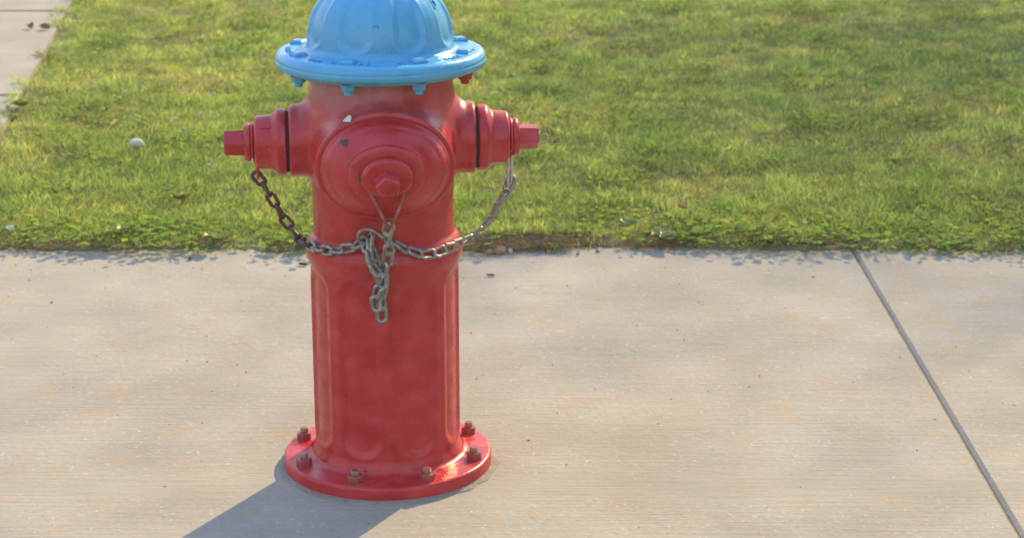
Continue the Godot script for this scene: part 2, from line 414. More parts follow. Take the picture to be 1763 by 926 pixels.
var steel_blue: StandardMaterial3D
func cap_height(r: float) -> float:      # the front cap's own profile
	var p := V([0.0285, 0.1882, 0.0376, 0.2000, 0.0380, 0.1880, 0.0420, 0.1876, 0.0490, 0.1872, 0.0530, 0.1864, 0.0562, 0.1810, 0.0568, 0.1784, 0.0620, 0.1762, 0.0680, 0.1726, 0.0735, 0.1670, 0.0778, 0.1620, 0.0800, 0.1594, 0.0818, 0.1572, 0.0842, 0.1554, 0.0868, 0.1530, 0.0895, 0.1485])
	for k in range(1, p.size()):
		if r < p[k].x: return lerpf(p[k - 1].y, p[k].y, clampf((r - p[k - 1].x) / (p[k].x - p[k - 1].x), 0, 1))
	return 0.142
func chip(cap: Node3D, at: Vector2, w: float, h: float, mat: Material, seed_: int):
	var m := MB.new(); var nz := noise(seed_, 1.1, 2)
	var p := PackedVector3Array(); var nu := 18
	for ring in 4:
		for i in nu:
			var a := -TAU * i / nu
			var k := (ring / 3.0) * (0.75 + 0.5 * nz.get_noise_2d(cos(a) * 1.3, sin(a) * 1.3))
			var q := at + Vector2(cos(a) * w, sin(a) * h) * k
			p.append(Vector3(q.x, 0.5195 + q.y, cap_height(sqrt(q.x * q.x + q.y * q.y / 0.6241)) + 0.0007))
	m.grid(p, nu, 4, true, false)
	for k in m.n.size(): m.n[k] = m.n[k] if m.n[k].z > 0 else -m.n[k]
	obj("paint_chip", m.done(), mat, cap)

# ------------------------------------------------------------------ chains
func smooth(pts: Array, closed := false, per := 8) -> Array:
	var r := []
	var m := pts.size()
	for k in (m if closed else m - 1):
		var g := func(i: int) -> Vector3: return pts[posmod(i, m)] if closed else pts[clampi(i, 0, m - 1)]
		for s in per:
			r.append((g.call(k) as Vector3).cubic_interpolate(g.call(k + 1), g.call(k - 1), g.call(k + 2), s / float(per)))
	if not closed: r.append(pts[-1])
	return r
func link_mesh(length: float, width: float, wire: float, twist: float) -> ArrayMesh:
	var p := []
	var hw := width / 2 - wire; var hl := length / 2 - wire - hw
	for k in 12:
		var a := -PI / 2 + PI * k / 11.0; p.append(Vector3(hl + cos(a) * hw, 0, sin(a) * hw))
	for s in [0.5, -0.5]: p.append(Vector3(hl * s, 0, hw * 0.96))
	for k in 12:
		var a := PI / 2 + PI * k / 11.0; p.append(Vector3(-hl + cos(a) * hw, 0, sin(a) * hw))
	for s in [-0.5, 0.5]: p.append(Vector3(hl * s, 0, -hw * 0.96))
	for k in p.size():
		p[k] = Basis(Vector3(1, 0, 0), twist * p[k].x / length) * p[k]
	var m := MB.new(); m.tube(p, wire, 9, true)
	return m.done()
func chain(root: Node3D, pts: Array, mesh: Mesh, pitch: float, mats: Callable, roll0: float, roll_step: float, facing := Vector3(0, 0, 1), jitter := 0.25):
	var c := Curve3D.new(); c.bake_interval = 0.002
	for q in smooth(pts): c.add_point(q)
	var total := c.get_baked_length()
	var cnt := int(total / pitch)
	for k in cnt + 1:
		var s := k * pitch
		var p := c.sample_baked(minf(s, total))
		var t := (c.sample_baked(minf(s + pitch * 0.5, total)) - c.sample_baked(maxf(s - pitch * 0.5, 0))).normalized()
		var b := (facing - t * facing.dot(t)).normalized()      # link's own flat normal before the roll
		var basis_ := Basis(t, b, t.cross(b)).rotated(t, roll0 + roll_step * k + rng.randf_range(-jitter, jitter))
		basis_ = basis_.rotated(b, rng.randf_range(-0.12, 0.12))
		var o := obj("link", mesh, mats.call(float(k) / maxi(cnt, 1)), root)
		o.transform = Transform3D(basis_, p)

func build_chains():
	var link := link_mesh(0.0295, 0.0190, 0.0030, 0.7)
	var big := link_mesh(0.0315, 0.0182, 0.0029, 0.6)
	# left
	var t := thing("chain", "rusty brown chain hanging from the left hose cap to the barrel's ledge", "chain", AXIS)
	var L := [Vector3(-0.1892, 0.4740, 0.0189), Vector3(-0.1774, 0.4550, 0.0177), Vector3(-0.1667, 0.4351, 0.0166), Vector3(-0.1550, 0.4144, 0.0160), Vector3(-0.1430, 0.3955, 0.0170), Vector3(-0.1335, 0.3840, 0.0210), Vector3(-0.1225, 0.3790, 0.0400), Vector3(-0.1000, 0.3800, 0.0738), Vector3(-0.0800, 0.3815, 0.0950), Vector3(-0.0600, 0.3855, 0.1085), Vector3(-0.0404, 0.3933, 0.1170), Vector3(-0.0243, 0.4009, 0.1215), Vector3(-0.0102, 0.4042, 0.1236)]
	chain(t, L, link, 0.0200, func(u: float) -> Material: return rust if u < 0.60 else steel, 0.35, PI / 2, Vector3(0.35, 0.2, 1))
	hanger(t, -1.0, Vector3(-0.1905, 0.4775, 0.019), red)
	# right
	t = thing("chain", "grey steel chain hanging from the right hose cap by a long shiny loop", "chain", AXIS)
	var R := [Vector3(0.1955, 0.4560, -0.0189), Vector3(0.1898, 0.4427, -0.0147), Vector3(0.1808, 0.4280, -0.0106), Vector3(0.1709, 0.4132, -0.0064), Vector3(0.1610, 0.3984, -0.0023), Vector3(0.1483, 0.3875, 0.0060), Vector3(0.1340, 0.3800, 0.0200), Vector3(0.1190, 0.3773, 0.0400), Vector3(0.1010, 0.3769, 0.0720), Vector3(0.0832, 0.3763, 0.0927), Vector3(0.0669, 0.3779, 0.1045), Vector3(0.0498, 0.3850, 0.1133), Vector3(0.0362, 0.3919, 0.1185), Vector3(0.0243, 0.4000, 0.1215), Vector3(0.0141, 0.4068, 0.1232)]
	chain(t, R, big, 0.0236, func(_u: float) -> Material: return steel, 0.55, 0.35, Vector3(0, 0.1, 1), 0.3)
	hanger(t, 1.0, Vector3(0.1960, 0.5030, -0.0189), red)
	var bright := paint(Color(0.52, 0.54, 0.55), Color(0.66, 0.67, 0.68), Color(0.34, 0.34, 0.33), 45, 0.7, 0.005); bright.metallic = 0.85; bright.uv1_scale = Vector3.ONE * 10.0
	var lg := obj("long_link", link_mesh(0.0580, 0.0125, 0.0029, 0.1), bright, t)
	lg.transform = Transform3D(Basis(Vector3(0, 1, 0), Vector3(0.55, 0, 0.83).normalized(), Vector3(0.83, 0, -0.55).normalized()), Vector3(0.1958, 0.4805, -0.0189))
	# front
	t = thing("chain", "tangled grey chain hanging in two strands below the front cap", "chain", AXIS)
	var link2 := link_mesh(0.0300, 0.0195, 0.0034, 0.9)
	var A := [Vector3(0.0187, 0.4400, 0.1850), Vector3(0.0163, 0.4260, 0.1780), Vector3(0.0175, 0.4100, 0.1700), Vector3(0.0164, 0.3931, 0.1600), Vector3(0.0124, 0.3735, 0.1520), Vector3(0.0090, 0.3540, 0.1460), Vector3(0.0060, 0.3346, 0.1400), Vector3(0.0040, 0.3152, 0.1360), Vector3(0.0030, 0.2954, 0.1330), Vector3(0.0034, 0.2773, 0.1310)]
	chain(t, A, link2, 0.0200, func(_u: float) -> Material: return steel, 0.2, 1.15, Vector3(0.2, 0, 1), 0.35)
	var B := [Vector3(-0.0097, 0.4063, 0.1290), Vector3(-0.0075, 0.3916, 0.1340), Vector3(-0.0047, 0.3759, 0.1350), Vector3(-0.0041, 0.3584, 0.1350), Vector3(-0.0010, 0.3427, 0.1330), Vector3(-0.0020, 0.3239, 0.1300), Vector3(-0.0061, 0.3050, 0.1280)]
	chain(t, B, link2, 0.0200, func(_u: float) -> Material: return steel, 0.9, 1.15, Vector3(-0.2, 0, 1), 0.35)
	var C := [Vector3(-0.0200, 0.4000, 0.1290), Vector3(-0.0150, 0.3850, 0.1370), Vector3(-0.0060, 0.3700, 0.1450), Vector3(0.0040, 0.3560, 0.1500), Vector3(0.0075, 0.3400, 0.1480), Vector3(0.0020, 0.3250, 0.1450), Vector3(-0.0045, 0.3150, 0.1440), Vector3(0.0010, 0.3020, 0.1430)]
	chain(t, C, link2, 0.0205, func(_u: float) -> Material: return steel, 0.4, 1.2, Vector3(0, 0.2, 1), 0.5)
	# ring that goes round the cap's neck and comes down as a V
	var m := MB.new()
	var ring := []
	var rb := Basis(Vector3(0, 1, 0), YAW)
	for k in 17:
		var a := deg_to_rad(-112.0 + 224.0 * k / 16.0)
		ring.append(rb * Vector3(0.0318 * sin(a), 0.5195 + 0.0318 * 0.79 * cos(a), 0.1915))
	for q in [Vector3(0.0358, 0.4740, 0.2010), Vector3(0.0262, 0.4530, 0.1930), Vector3(0.0205, 0.4440, 0.1885), Vector3(0.0155, 0.4505, 0.1925), Vector3(0.0092, 0.4680, 0.2005)]: ring.append(q)
	m.tube(smooth(ring, true, 5), 0.0025, 8, true); obj("neck_ring", m.done(), ring_paint, t)
	m = MB.new()
	m.tube(smooth([Vector3(0.0084, 0.4165, 0.1500), Vector3(-0.0041, 0.4254, 0.1450), Vector3(-0.0176, 0.4268, 0.1400), Vector3(-0.0279, 0.4201, 0.1350), Vector3(-0.0294, 0.4087, 0.1300), Vector3(-0.0220, 0.4021, 0.1280), Vector3(-0.0114, 0.4054, 0.1290)]), 0.0026, 9); obj("hook", m.done(), steel, t)

func hanger(t: Node3D, side: float, low: Vector3, mat: Material):
	# wire loop lying in the groove behind the cap's collar, drawn down to the chain
	var b := Basis(Vector3(0, 1, 0), YAW)
	var c := b * Vector3(side * 0.1978, 0.5311, 0)
	var p := []
	for k in 15:
		var a := deg_to_rad(-118.0 + 236.0 * k / 14.0)
		p.append(c + b * Vector3(0, 0.0272 * cos(a), 0.0272 * sin(a)))
	var w := b * Vector3(0, 0, 0.0036)
	p.append(low + w * 1.2 + Vector3(0, 0.012, 0)); p.append(low + w * 0.8 - Vector3(0, 0.001, 0)); p.append(low - w * 0.8 - Vector3(0, 0.001, 0)); p.append(low - w * 1.2 + Vector3(0, 0.012, 0))
	var m := MB.new(); m.tube(smooth(p, true, 5), 0.0022 if side < 0 else 0.0027, 8, true)
	obj("cap_loop", m.done(), mat, t)
var ring_paint: StandardMaterial3D

# ------------------------------------------------------------------ ground
var lawn_noise: FastNoiseLite
var clump_noise: FastNoiseLite
func edge_z(x: float) -> float:        # how far the turf has crept over the slab
	return EDGE + 0.038 - 0.034 * smoothstep(0.0, 0.16, x) * (1.0 - smoothstep(0.36, 0.50, x)) - 0.030 * lawn_noise.get_noise_2d(x * 5.0, 3.0) - 0.020 * lawn_noise.get_noise_2d(x * 22.0, 9.0) - 0.012 * lawn_noise.get_noise_2d(x * 70.0, 19.0)
func walk_x(z: float) -> float: return -1.46 + (z + 5.764) * 0.1237      # right edge of the path on the left
func lawn_y(x: float, z: float) -> float: return 0.009 * (1.0 - smoothstep(-0.02, 0.12, x) * (1.0 - smoothstep(0.38, 0.52, x))) * smoothstep(EDGE - 0.15, EDGE - 0.02, z) - 0.012 * smoothstep(EDGE + 0.02, EDGE - 0.2, z) + 0.022 * lawn_noise.get_noise_2d(x * 1.2, z * 1.2) + 0.010 * lawn_noise.get_noise_2d(x * 5.0 + 50.0, z * 5.0)

func concrete_tex(seed_: int) -> Array:
	var w := 1024; var h := 1024                     # 2 m by 2 m
	var big := noise(seed_, 0.006, 4).get_seamless_image(w, h); var fine := noise(seed_ + 1, 0.12, 4).get_seamless_image(w, h)
	var grit := noise(seed_ + 2, 0.45, 2, FastNoiseLite.TYPE_VALUE).get_seamless_image(w, h); var stain := noise(seed_ + 3, 0.016, 3).get_seamless_image(w, h)
	var long := noise(seed_ + 4, 0.02, 3)
	var im := Image.create(w, h, false, Image.FORMAT_RGB8); var bump := Image.create(w, h, false, Image.FORMAT_RGB8)
	for y in h:
		for x in w:
			var a := big.get_pixel(x, y).r; var b := fine.get_pixel(x, y).r; var g := grit.get_pixel(x, y).r; var s := stain.get_pixel(x, y).r
			var br := long.get_noise_2d(x * 0.35, y * 11.0) * 0.5 + 0.5          # strokes of the broom
			var base := Color(0.285, 0.258, 0.205).lerp(Color(0.375, 0.34, 0.275), a)
			base = base * (0.90 + 0.10 * b + 0.10 * (br - 0.5) + 0.10 * (g - 0.5))
			var o := smoothstep(0.70, 0.90, s) * (0.6 + 0.8 * (b - 0.3))
			base = base.lerp(Color(0.40, 0.255, 0.125), clampf(o * 0.36, 0, 0.5))
			if g > 0.86: base = base.lerp(Color(0.60, 0.57, 0.50), 0.55)
			elif g < 0.10: base = base.lerp(Color(0.13, 0.115, 0.09), 0.5)
			base.a = 1.0
			im.set_pixel(x, y, base.linear_to_srgb())
			var hh := clampf(0.5 + (br - 0.5) * 0.7 + (b - 0.5) * 0.35 + (g - 0.5) * 0.3, 0, 1)
			bump.set_pixel(x, y, Color(hh, hh, hh))
	return [ImageTexture.create_from_image(im), ImageTexture.create_from_image(bump)]

func build_ground():
	var soil := StandardMaterial3D.new()
	soil.albedo_texture = paint_tex(Color(0.13, 0.14, 0.05), Color(0.22, 0.18, 0.09), Color(0.05, 0.045, 0.028), 77); soil.uv1_triplanar = true; soil.uv1_world_triplanar = true; soil.uv1_scale = Vector3.ONE * 2.2; soil.roughness = 0.95
	var far_grass := plain(Color(0.16, 0.19, 0.05), 0.95)
	var m := MB.new()
	m.face([Vector3(-400, -0.075, 400), Vector3(400, -0.075, 400), Vector3(400, -0.075, -400), Vector3(-400, -0.075, -400)])
	obj("ground", m.done(), far_grass, null, "structure")
	# the lawn's soil, gently uneven
	m = MB.new(); var p := PackedVector3Array(); var nx := 170; var nz := 110
	for j in nz:
		for i in nx:
			var x := lerpf(-9, 9, i / float(nx - 1)); var z := lerpf(EDGE + 0.002, -16.0, j / float(nz - 1))
			p.append(Vector3(x, lawn_y(x, z) - 0.008, z))
	m.grid(p, nx, nz)
	var ls := obj("lawn_soil", m.done(), soil, null, "structure")
	m = MB.new(); p.clear(); nx = 720; nz = 20
	for j in nz:
		for i in nx:
			var x := lerpf(-3.6, 3.6, i / float(nx - 1)); var z := lerpf(EDGE + 0.085, EDGE - 0.05, j / float(nz - 1))
			var over := edge_z(x) - z
			p.append(Vector3(x, lerpf(-0.012, 0.004, smoothstep(-0.004, 0.008, over)) + 0.002 * clampf(over * 20.0, 0, 1) + (0.003 * lawn_noise.get_noise_2d(x * 60.0, z * 60.0) if over > 0 else 0.0), z))
	m.grid(p, nx, nz)
	obj("soil_edge", m.done(), soil, ls)
	# pavement of cast slabs
	var tx := concrete_tex(11)
	var conc := StandardMaterial3D.new(); conc.albedo_texture = tx[0]; conc.heightmap_enabled = true; conc.heightmap_texture = tx[1]; conc.heightmap_scale = 0.14
	conc.uv1_triplanar = true; conc.uv1_world_triplanar = true; conc.uv1_scale = Vector3.ONE * 0.5; conc.roughness = 0.9; conc.metallic_specular = 0.3
	var mortar := StandardMaterial3D.new(); mortar.albedo_texture = paint_tex(Color(0.23, 0.20, 0.16), Color(0.30, 0.27, 0.22), Color(0.15, 0.10, 0.065), 91); mortar.uv1_triplanar = true; mortar.uv1_world_triplanar = true; mortar.uv1_scale = Vector3.ONE * 5.0; mortar.roughness = 0.95; mortar.heightmap_enabled = true; mortar.heightmap_texture = gray_tex(92, 0.05); mortar.heightmap_scale = 0.15
	var pave := Node3D.new(); pave.name = "pavement"; add_child(pave); pave.set_meta("kind", "structure")
	var xs := [-7.25, -5.25, -3.25, -1.25, 0.75, 2.75, 4.75, 6.75]
	for k in xs.size() - 1:
		m = MB.new(); m.box(Vector3(xs[k] + 0.0025, -0.11, EDGE), Vector3(xs[k + 1] - 0.0025, 0.0, -2.20), 0.006)
		obj("slab", m.done(), conc, pave)
	m = MB.new(); m.box(Vector3(-7.3, -0.11, EDGE + 0.01), Vector3(6.8, -0.0075, -2.21)); obj("joint_fill", m.done(), mortar, pave)
	var grout := MB.new()
	grout.lathe(V([0.178, -0.002, 0.176, 0.0012, 0.172, 0.0024, 0.168, 0.0034, 0.160, 0.0040]), 90, Transform3D(Basis(), AXIS), func(th: float, _y: float, r_: float) -> float: return r_ if r_ < 0.165 else r_ + 0.007 * lawn_noise.get_noise_2d(cos(th) * 6.0, sin(th) * 6.0))
	obj("grout_collar", grout.done(), mortar, pave)
	# path leading away on the left
	var path := Node3D.new(); path.name = "path"; add_child(path); path.set_meta("kind", "structure")
	var conc2 := conc.duplicate(); conc2.uv1_offset = Vector3(0.37, 0.0, 0.21)
	var zs := [EDGE - 0.006, -5.90, -7.45, -9.00, -10.55, -12.1]
	for k in zs.size() - 1:
		var a: float = zs[k] - 0.016; var b: float = zs[k + 1] + 0.016
		m = MB.new()
		var q := [Vector3(walk_x(a) - 1.4, 0.0, a), Vector3(walk_x(a), 0.0, a), Vector3(walk_x(b), 0.0, b), Vector3(walk_x(b) - 1.4, 0.0, b)]
		var dn := Vector3(0, -0.1, 0)
		m.face(q)
		for e in 4: m.face([q[e] + dn, q[(e + 1) % 4] + dn, q[(e + 1) % 4], q[e]])
		obj("slab", m.done(), conc2, path)

func blade(m: MB, r: RandomNumberGenerator, base: Vector3, h: float, w: float, lean: Vector3, col: Color):
	var side := Vector3(r.randf_range(-1, 1), 0, r.randf_range(-1, 1)).normalized() * w * 0.5
	var s := m.v.size()
	var nn := side.normalized().cross(Vector3.UP)
	for k in 4:
		var t := k / 3.0
		var c := base + Vector3(0, h * t * (1.0 - 0.25 * t * lean.length() / h), 0) + lean * t * t
		var nk := (nn + Vector3(0, 0.5, 0) * t).normalized()
		if k < 3:
			var ww := 1.0 - 0.55 * t
			m.vert(c - side * ww, nk, col); m.vert(c + side * ww, nk, col)
		else: m.vert(c, nk, col)
	for k in 2:
		var a := s + k * 2
		m.tri(a, a + 1, a + 3); m.tri(a, a + 3, a + 2)
	m.tri(s + 4, s + 5, s + 6)
func tuft(seed_: int, n: int, rad: float, h: float, w: float, dry: float) -> ArrayMesh:
	var r := RandomNumberGenerator.new(); r.seed = seed_
	var m := MB.new()
	for k in n:
		var a := r.randf() * TAU; var d := sqrt(r.randf()) * rad
		var b := Vector3(cos(a) * d, -0.004, sin(a) * d)
		var hh := h * r.randf_range(0.55, 1.2)
		var lean := Vector3(cos(a), 0, sin(a)) * hh * r.randf_range(0.05, 0.7) + Vector3(r.randf_range(-1, 1), 0, r.randf_range(-1, 1)) * hh * 0.95
		var g := r.randf()
		var col := Color(0.23, 0.33, 0.115).lerp(Color(0.66, 0.69, 0.25), g * g if k % 3 else g)
		if r.randf() < dry:
			col = Color(0.60, 0.53, 0.34).lerp(Color(0.46, 0.41, 0.20), r.randf()); lean *= 1.8; hh *= 0.6
		blade(m, r, b, hh, w * r.randf_range(0.7, 1.3), lean, col)
	return m.done()
func clover(seed_: int, n: int, rad: float, size: float) -> ArrayMesh:
	var r := RandomNumberGenerator.new(); r.seed = seed_
	var m := MB.new()
	for k in n:
		var a := r.randf() * TAU; var d := sqrt(r.randf()) * rad
		var top := Vector3(cos(a) * d, r.randf_range(0.010, 0.026), sin(a) * d)
		var col := Color(0.15, 0.28, 0.05).lerp(Color(0.42, 0.50, 0.05), pow(r.randf(), 1.6))
		m.tube([Vector3(top.x * 0.5, 0, top.z * 0.5), Vector3(top.x * 0.8, top.y * 0.6, top.z * 0.8), top], 0.0006, 3, false, Color(0.14, 0.18, 0.05))
		var up := Vector3(r.randf_range(-0.5, 0.5), 1, r.randf_range(-0.5, 0.5)).normalized()
		var b := Basis(up.cross(Vector3(0.2, 0.1, 1)).normalized(), up, Vector3.ZERO); b.z = b.x.cross(b.y)
		b = b.rotated(up, r.randf() * TAU)
		var sz := size * r.randf_range(0.7, 1.25)
		for l in 3:
			var lb := b.rotated(up, l * TAU / 3)
			var s := m.v.size()
			m.vert(top, up, col)
			for q in 7:
				var t := -1.0 + 2.0 * q / 6.0
				var rr: float = sz * (0.9 - 0.12 * t * t * t * t - (0.10 if q == 3 else 0.0)) * (0.75 if absf(t) > 0.99 else 1.0)
				m.vert(top + lb * Vector3(sin(t * 0.95) * rr, sz * (0.10 + 0.12 * absf(t)), cos(t * 0.95) * rr), up, col)
			for q in 6: m.tri(s, s + q + 1, s + q + 2)
	return m.done()

func build_lawn():
	var r := RandomNumberGenerator.new(); r.seed = 5
	var lawn := Node3D.new(); lawn.name = "grass"; add_child(lawn); lawn.set_meta("kind", "stuff"); tag(lawn, "short sunlit lawn behind the pavement", "grass")
	var mat := leafy(Color(1.0, 1.0, 0.75), 0.7)
	var kinds := []
	for k in 3: kinds.append(tuft(100 + k, 84, 0.045, 0.021, 0.0023, 0.16))
	for k in 3: kinds.append(tuft(200 + k, 76, 0.045, 0.016, 0.0024, 0.42))
	for k in 2: kinds.append(tuft(300 + k, 64, 0.042, 0.030, 0.0027, 0.10))
	var places := []; var tints := []
	for k in kinds.size(): places.append([]); tints.append([])
	var put := func(x: float, z: float, grow: float):
		if x < walk_x(z) + 0.025 + 0.07 * lawn_noise.get_noise_2d(z * 5.0, 77.0) + r.randf_range(-0.02, 0.02) and x > walk_x(z) - 1.42: return
		var c := clump_noise.get_noise_2d(x * 3.2, z * 2.2); var c2 := clump_noise.get_noise_2d(x * 9.0 + 40.0, z * 7.0); var dryn := clump_noise.get_noise_2d(x * 2.0 - 90.0, z * 2.0)
		var kind := 0
		if c2 > 0.22: kind = 6 + r.randi() % 2
		elif dryn + r.randf_range(-0.2, 0.2) > 0.18: kind = 3 + r.randi() % 3
		else: kind = r.randi() % 3
		var hs := clampf(0.95 + 0.55 * c + 0.35 * c2, 0.45, 1.6) * grow
		var near := clampf((EDGE - z) / 0.22, 0.0, 1.0)
		hs *= lerpf(0.75, 1.0, near)
		var b := Basis(Vector3.UP, r.randf() * TAU).rotated(Vector3(r.randf_range(-1, 1), 0, r.randf_range(-1, 1)).normalized(), r.randf_range(0, 0.28)).scaled(Vector3(grow, hs, grow))
		places[kind].append(Transform3D(b, Vector3(x, maxf(lawn_y(x, z) - 0.004, 0.001 if x < walk_x(z) + 0.02 else -1.0), z)))
		var t := Color(1, 1, 1).lerp(Color(0.70, 0.86, 0.78), clampf(0.25 + c * 1.3, 0, 1)).lerp(Color(1.18, 1.04, 1.1), clampf(dryn * 1.3, 0, 0.7))
		var v := r.randf_range(0.66, 1.4)
		tints[kind].append(Color(t.r * v, t.g * v, t.b * v))
	var z := EDGE + 0.06
	while z > -10.2:
		var step := lerpf(0.034, 0.056, clampf((EDGE - z) / 4.5, 0, 1))
		var x := -3.2
		while x < 3.2:
			var xx := x + r.randf_range(-0.5, 0.5) * step; var zz := z + r.randf_range(-0.5, 0.5) * step
			if zz < edge_z(xx) - 0.010 and not (lawn_noise.get_noise_2d(xx * 14.0 + 7.0, zz * 22.0) > 0.22 and zz > EDGE - 0.07): put.call(xx, zz, 1.0)
			x += step
		z -= step
	z = EDGE - 0.04
	while z > -16.0:
		var x := -8.8
		while x < 8.8:
			if absf(x) > 3.15 or z < -10.1: put.call(x + r.randf_range(-0.07, 0.07), z + r.randf_range(-0.07, 0.07), 2.0)
			x += 0.13
		z -= 0.13
	for k in kinds.size(): many(["fine_grass", "thin_grass", "coarse_grass"][0 if k < 3 else (1 if k < 6 else 2)], kinds[k], mat, places[k], tints[k], lawn)
	# clover patches, thickest along the pavement's edge
	var cl := [clover(1, 5, 0.045, 0.0078), clover(2, 7, 0.055, 0.0068), clover(3, 3, 0.03, 0.0095)]
	var cp := [[], [], []]; var ct := [[], [], []]
	for k in 12000:
		var x := r.randf_range(-3.0, 3.0); var d := r.randf(); var zz := EDGE - d * 5.6
		var want := clump_noise.get_noise_2d(x * 4.0 + 200.0, zz * 3.0)
		if want + r.randf_range(-0.25, 0.25) < lerpf(0.14, 0.30, d) or x < walk_x(zz) + r.randf_range(-0.05, 0.03): continue
		var q := r.randi() % 3
		cp[q].append(Transform3D(Basis(Vector3.UP, r.randf() * TAU).scaled(Vector3.ONE * r.randf_range(0.8, 1.3)), Vector3(x, lawn_y(x, zz) + 0.006, zz)))
		var v := r.randf_range(0.8, 1.25); ct[q].append(Color(v, v, v * 0.9))
	for k in 1100:
		var x := r.randf_range(-2.6, 2.6)
		if clump_noise.get_noise_2d(x * 7.0, 300.0) + r.randf_range(-0.25, 0.25) < (-0.12 if x < -0.2 or x > 0.35 else 0.25): continue
		var zz := edge_z(x) + (-0.24 * pow(r.randf(), 1.5) + 0.020); var q := r.randi() % 3
		cp[q].append(Transform3D(Basis(Vector3.UP, r.randf() * TAU).scaled(Vector3(1, r.randf_range(0.3, 0.95), 1) * r.randf_range(0.9, 1.5)), Vector3(x, maxf(lawn_y(x, zz), 0.0) + 0.004, zz)))
		var v := r.randf_range(0.65, 1.3); ct[q].append(Color(v, v, v))
	for k in 3: many("clover", cl[k], leafy(Color(0.9, 1.0, 0.5), 0.75), cp[k], ct[k], lawn)
	# dry thatch lying along the edge
	var th := MB.new(); var tr := RandomNumberGenerator.new(); tr.seed = 4
	for k in 40:
		var a := tr.randf() * TAU; var b := Vector3(tr.randf_range(-0.04, 0.04), tr.randf_range(0.001, 0.008), tr.randf_range(-0.02, 0.02)); var l := tr.randf_range(0.015, 0.05)
		var e := b + Vector3(cos(a) * l, tr.randf_range(-0.002, 0.006), sin(a) * l * 0.5)
		th.tube([b, (b + e) / 2 + Vector3(0, 0.003, 0), e], 0.0006, 3, false, Color(0.34, 0.25, 0.13).lerp(Color(0.20, 0.13, 0.07), tr.randf()))
	var tp := []; var tt := []
	for k in 120:
		var x := r.randf_range(-3.0, 3.0) if k < 85 else r.randf_range(-0.1, 0.42); var zz := edge_z(x) - r.randf_range(-0.012, 0.07) 
		tp.append(Transform3D(Basis(Vector3.UP, r.randf_range(-0.5, 0.5)), Vector3(x, maxf(lawn_y(x, zz), -0.006 if zz < EDGE else 0.0), zz)))
		var v := r.randf_range(0.7, 1.2); tt.append(Color(v, v, v))
	many("dry_thatch", th.done(), leafy(Color(0.3, 0.25, 0.15), 0.9), tp, tt, lawn)

func pebble(r: Vector3, seed_: int, nu := 20, nv := 12) -> ArrayMesh:
	var m := MB.new(); var nz := noise(seed_, 0.9, 2); var p := PackedVector3Array()
	for j in nv:
		var f := -PI / 2 + PI * j / (nv - 1)
		for i in nu:
			var a := TAU * i / nu; var d := Vector3(cos(f) * sin(a), sin(f), cos(f) * cos(a))
			p.append(d * r * (1.0 + 0.16 * nz.get_noise_3dv(d)))
	m.grid(p, nu, nv, true)
	return m.done()
func leaf(l: float, w: float, curl: float) -> ArrayMesh:
	var m := MB.new(); var p := PackedVector3Array()
	for face_ in 2:
		p.clear()
		for j in 7:
			var t := j / 6.0
			var ww := w * pow(sin(PI * clampf(t * 0.92 + 0.04, 0, 1)), 0.8)
			for i in 5:
				var s := (i - 2) / 2.0
				p.append(Vector3(s * ww * (1 if face_ == 0 else -1), curl * (s * s * ww + 0.4 * l * (t - 0.5) * (t - 0.5)) + (0.0006 if face_ == 0 else 0.0), -(t - 0.5) * l))
		m.grid(p, 5, 7)
	return m.done()

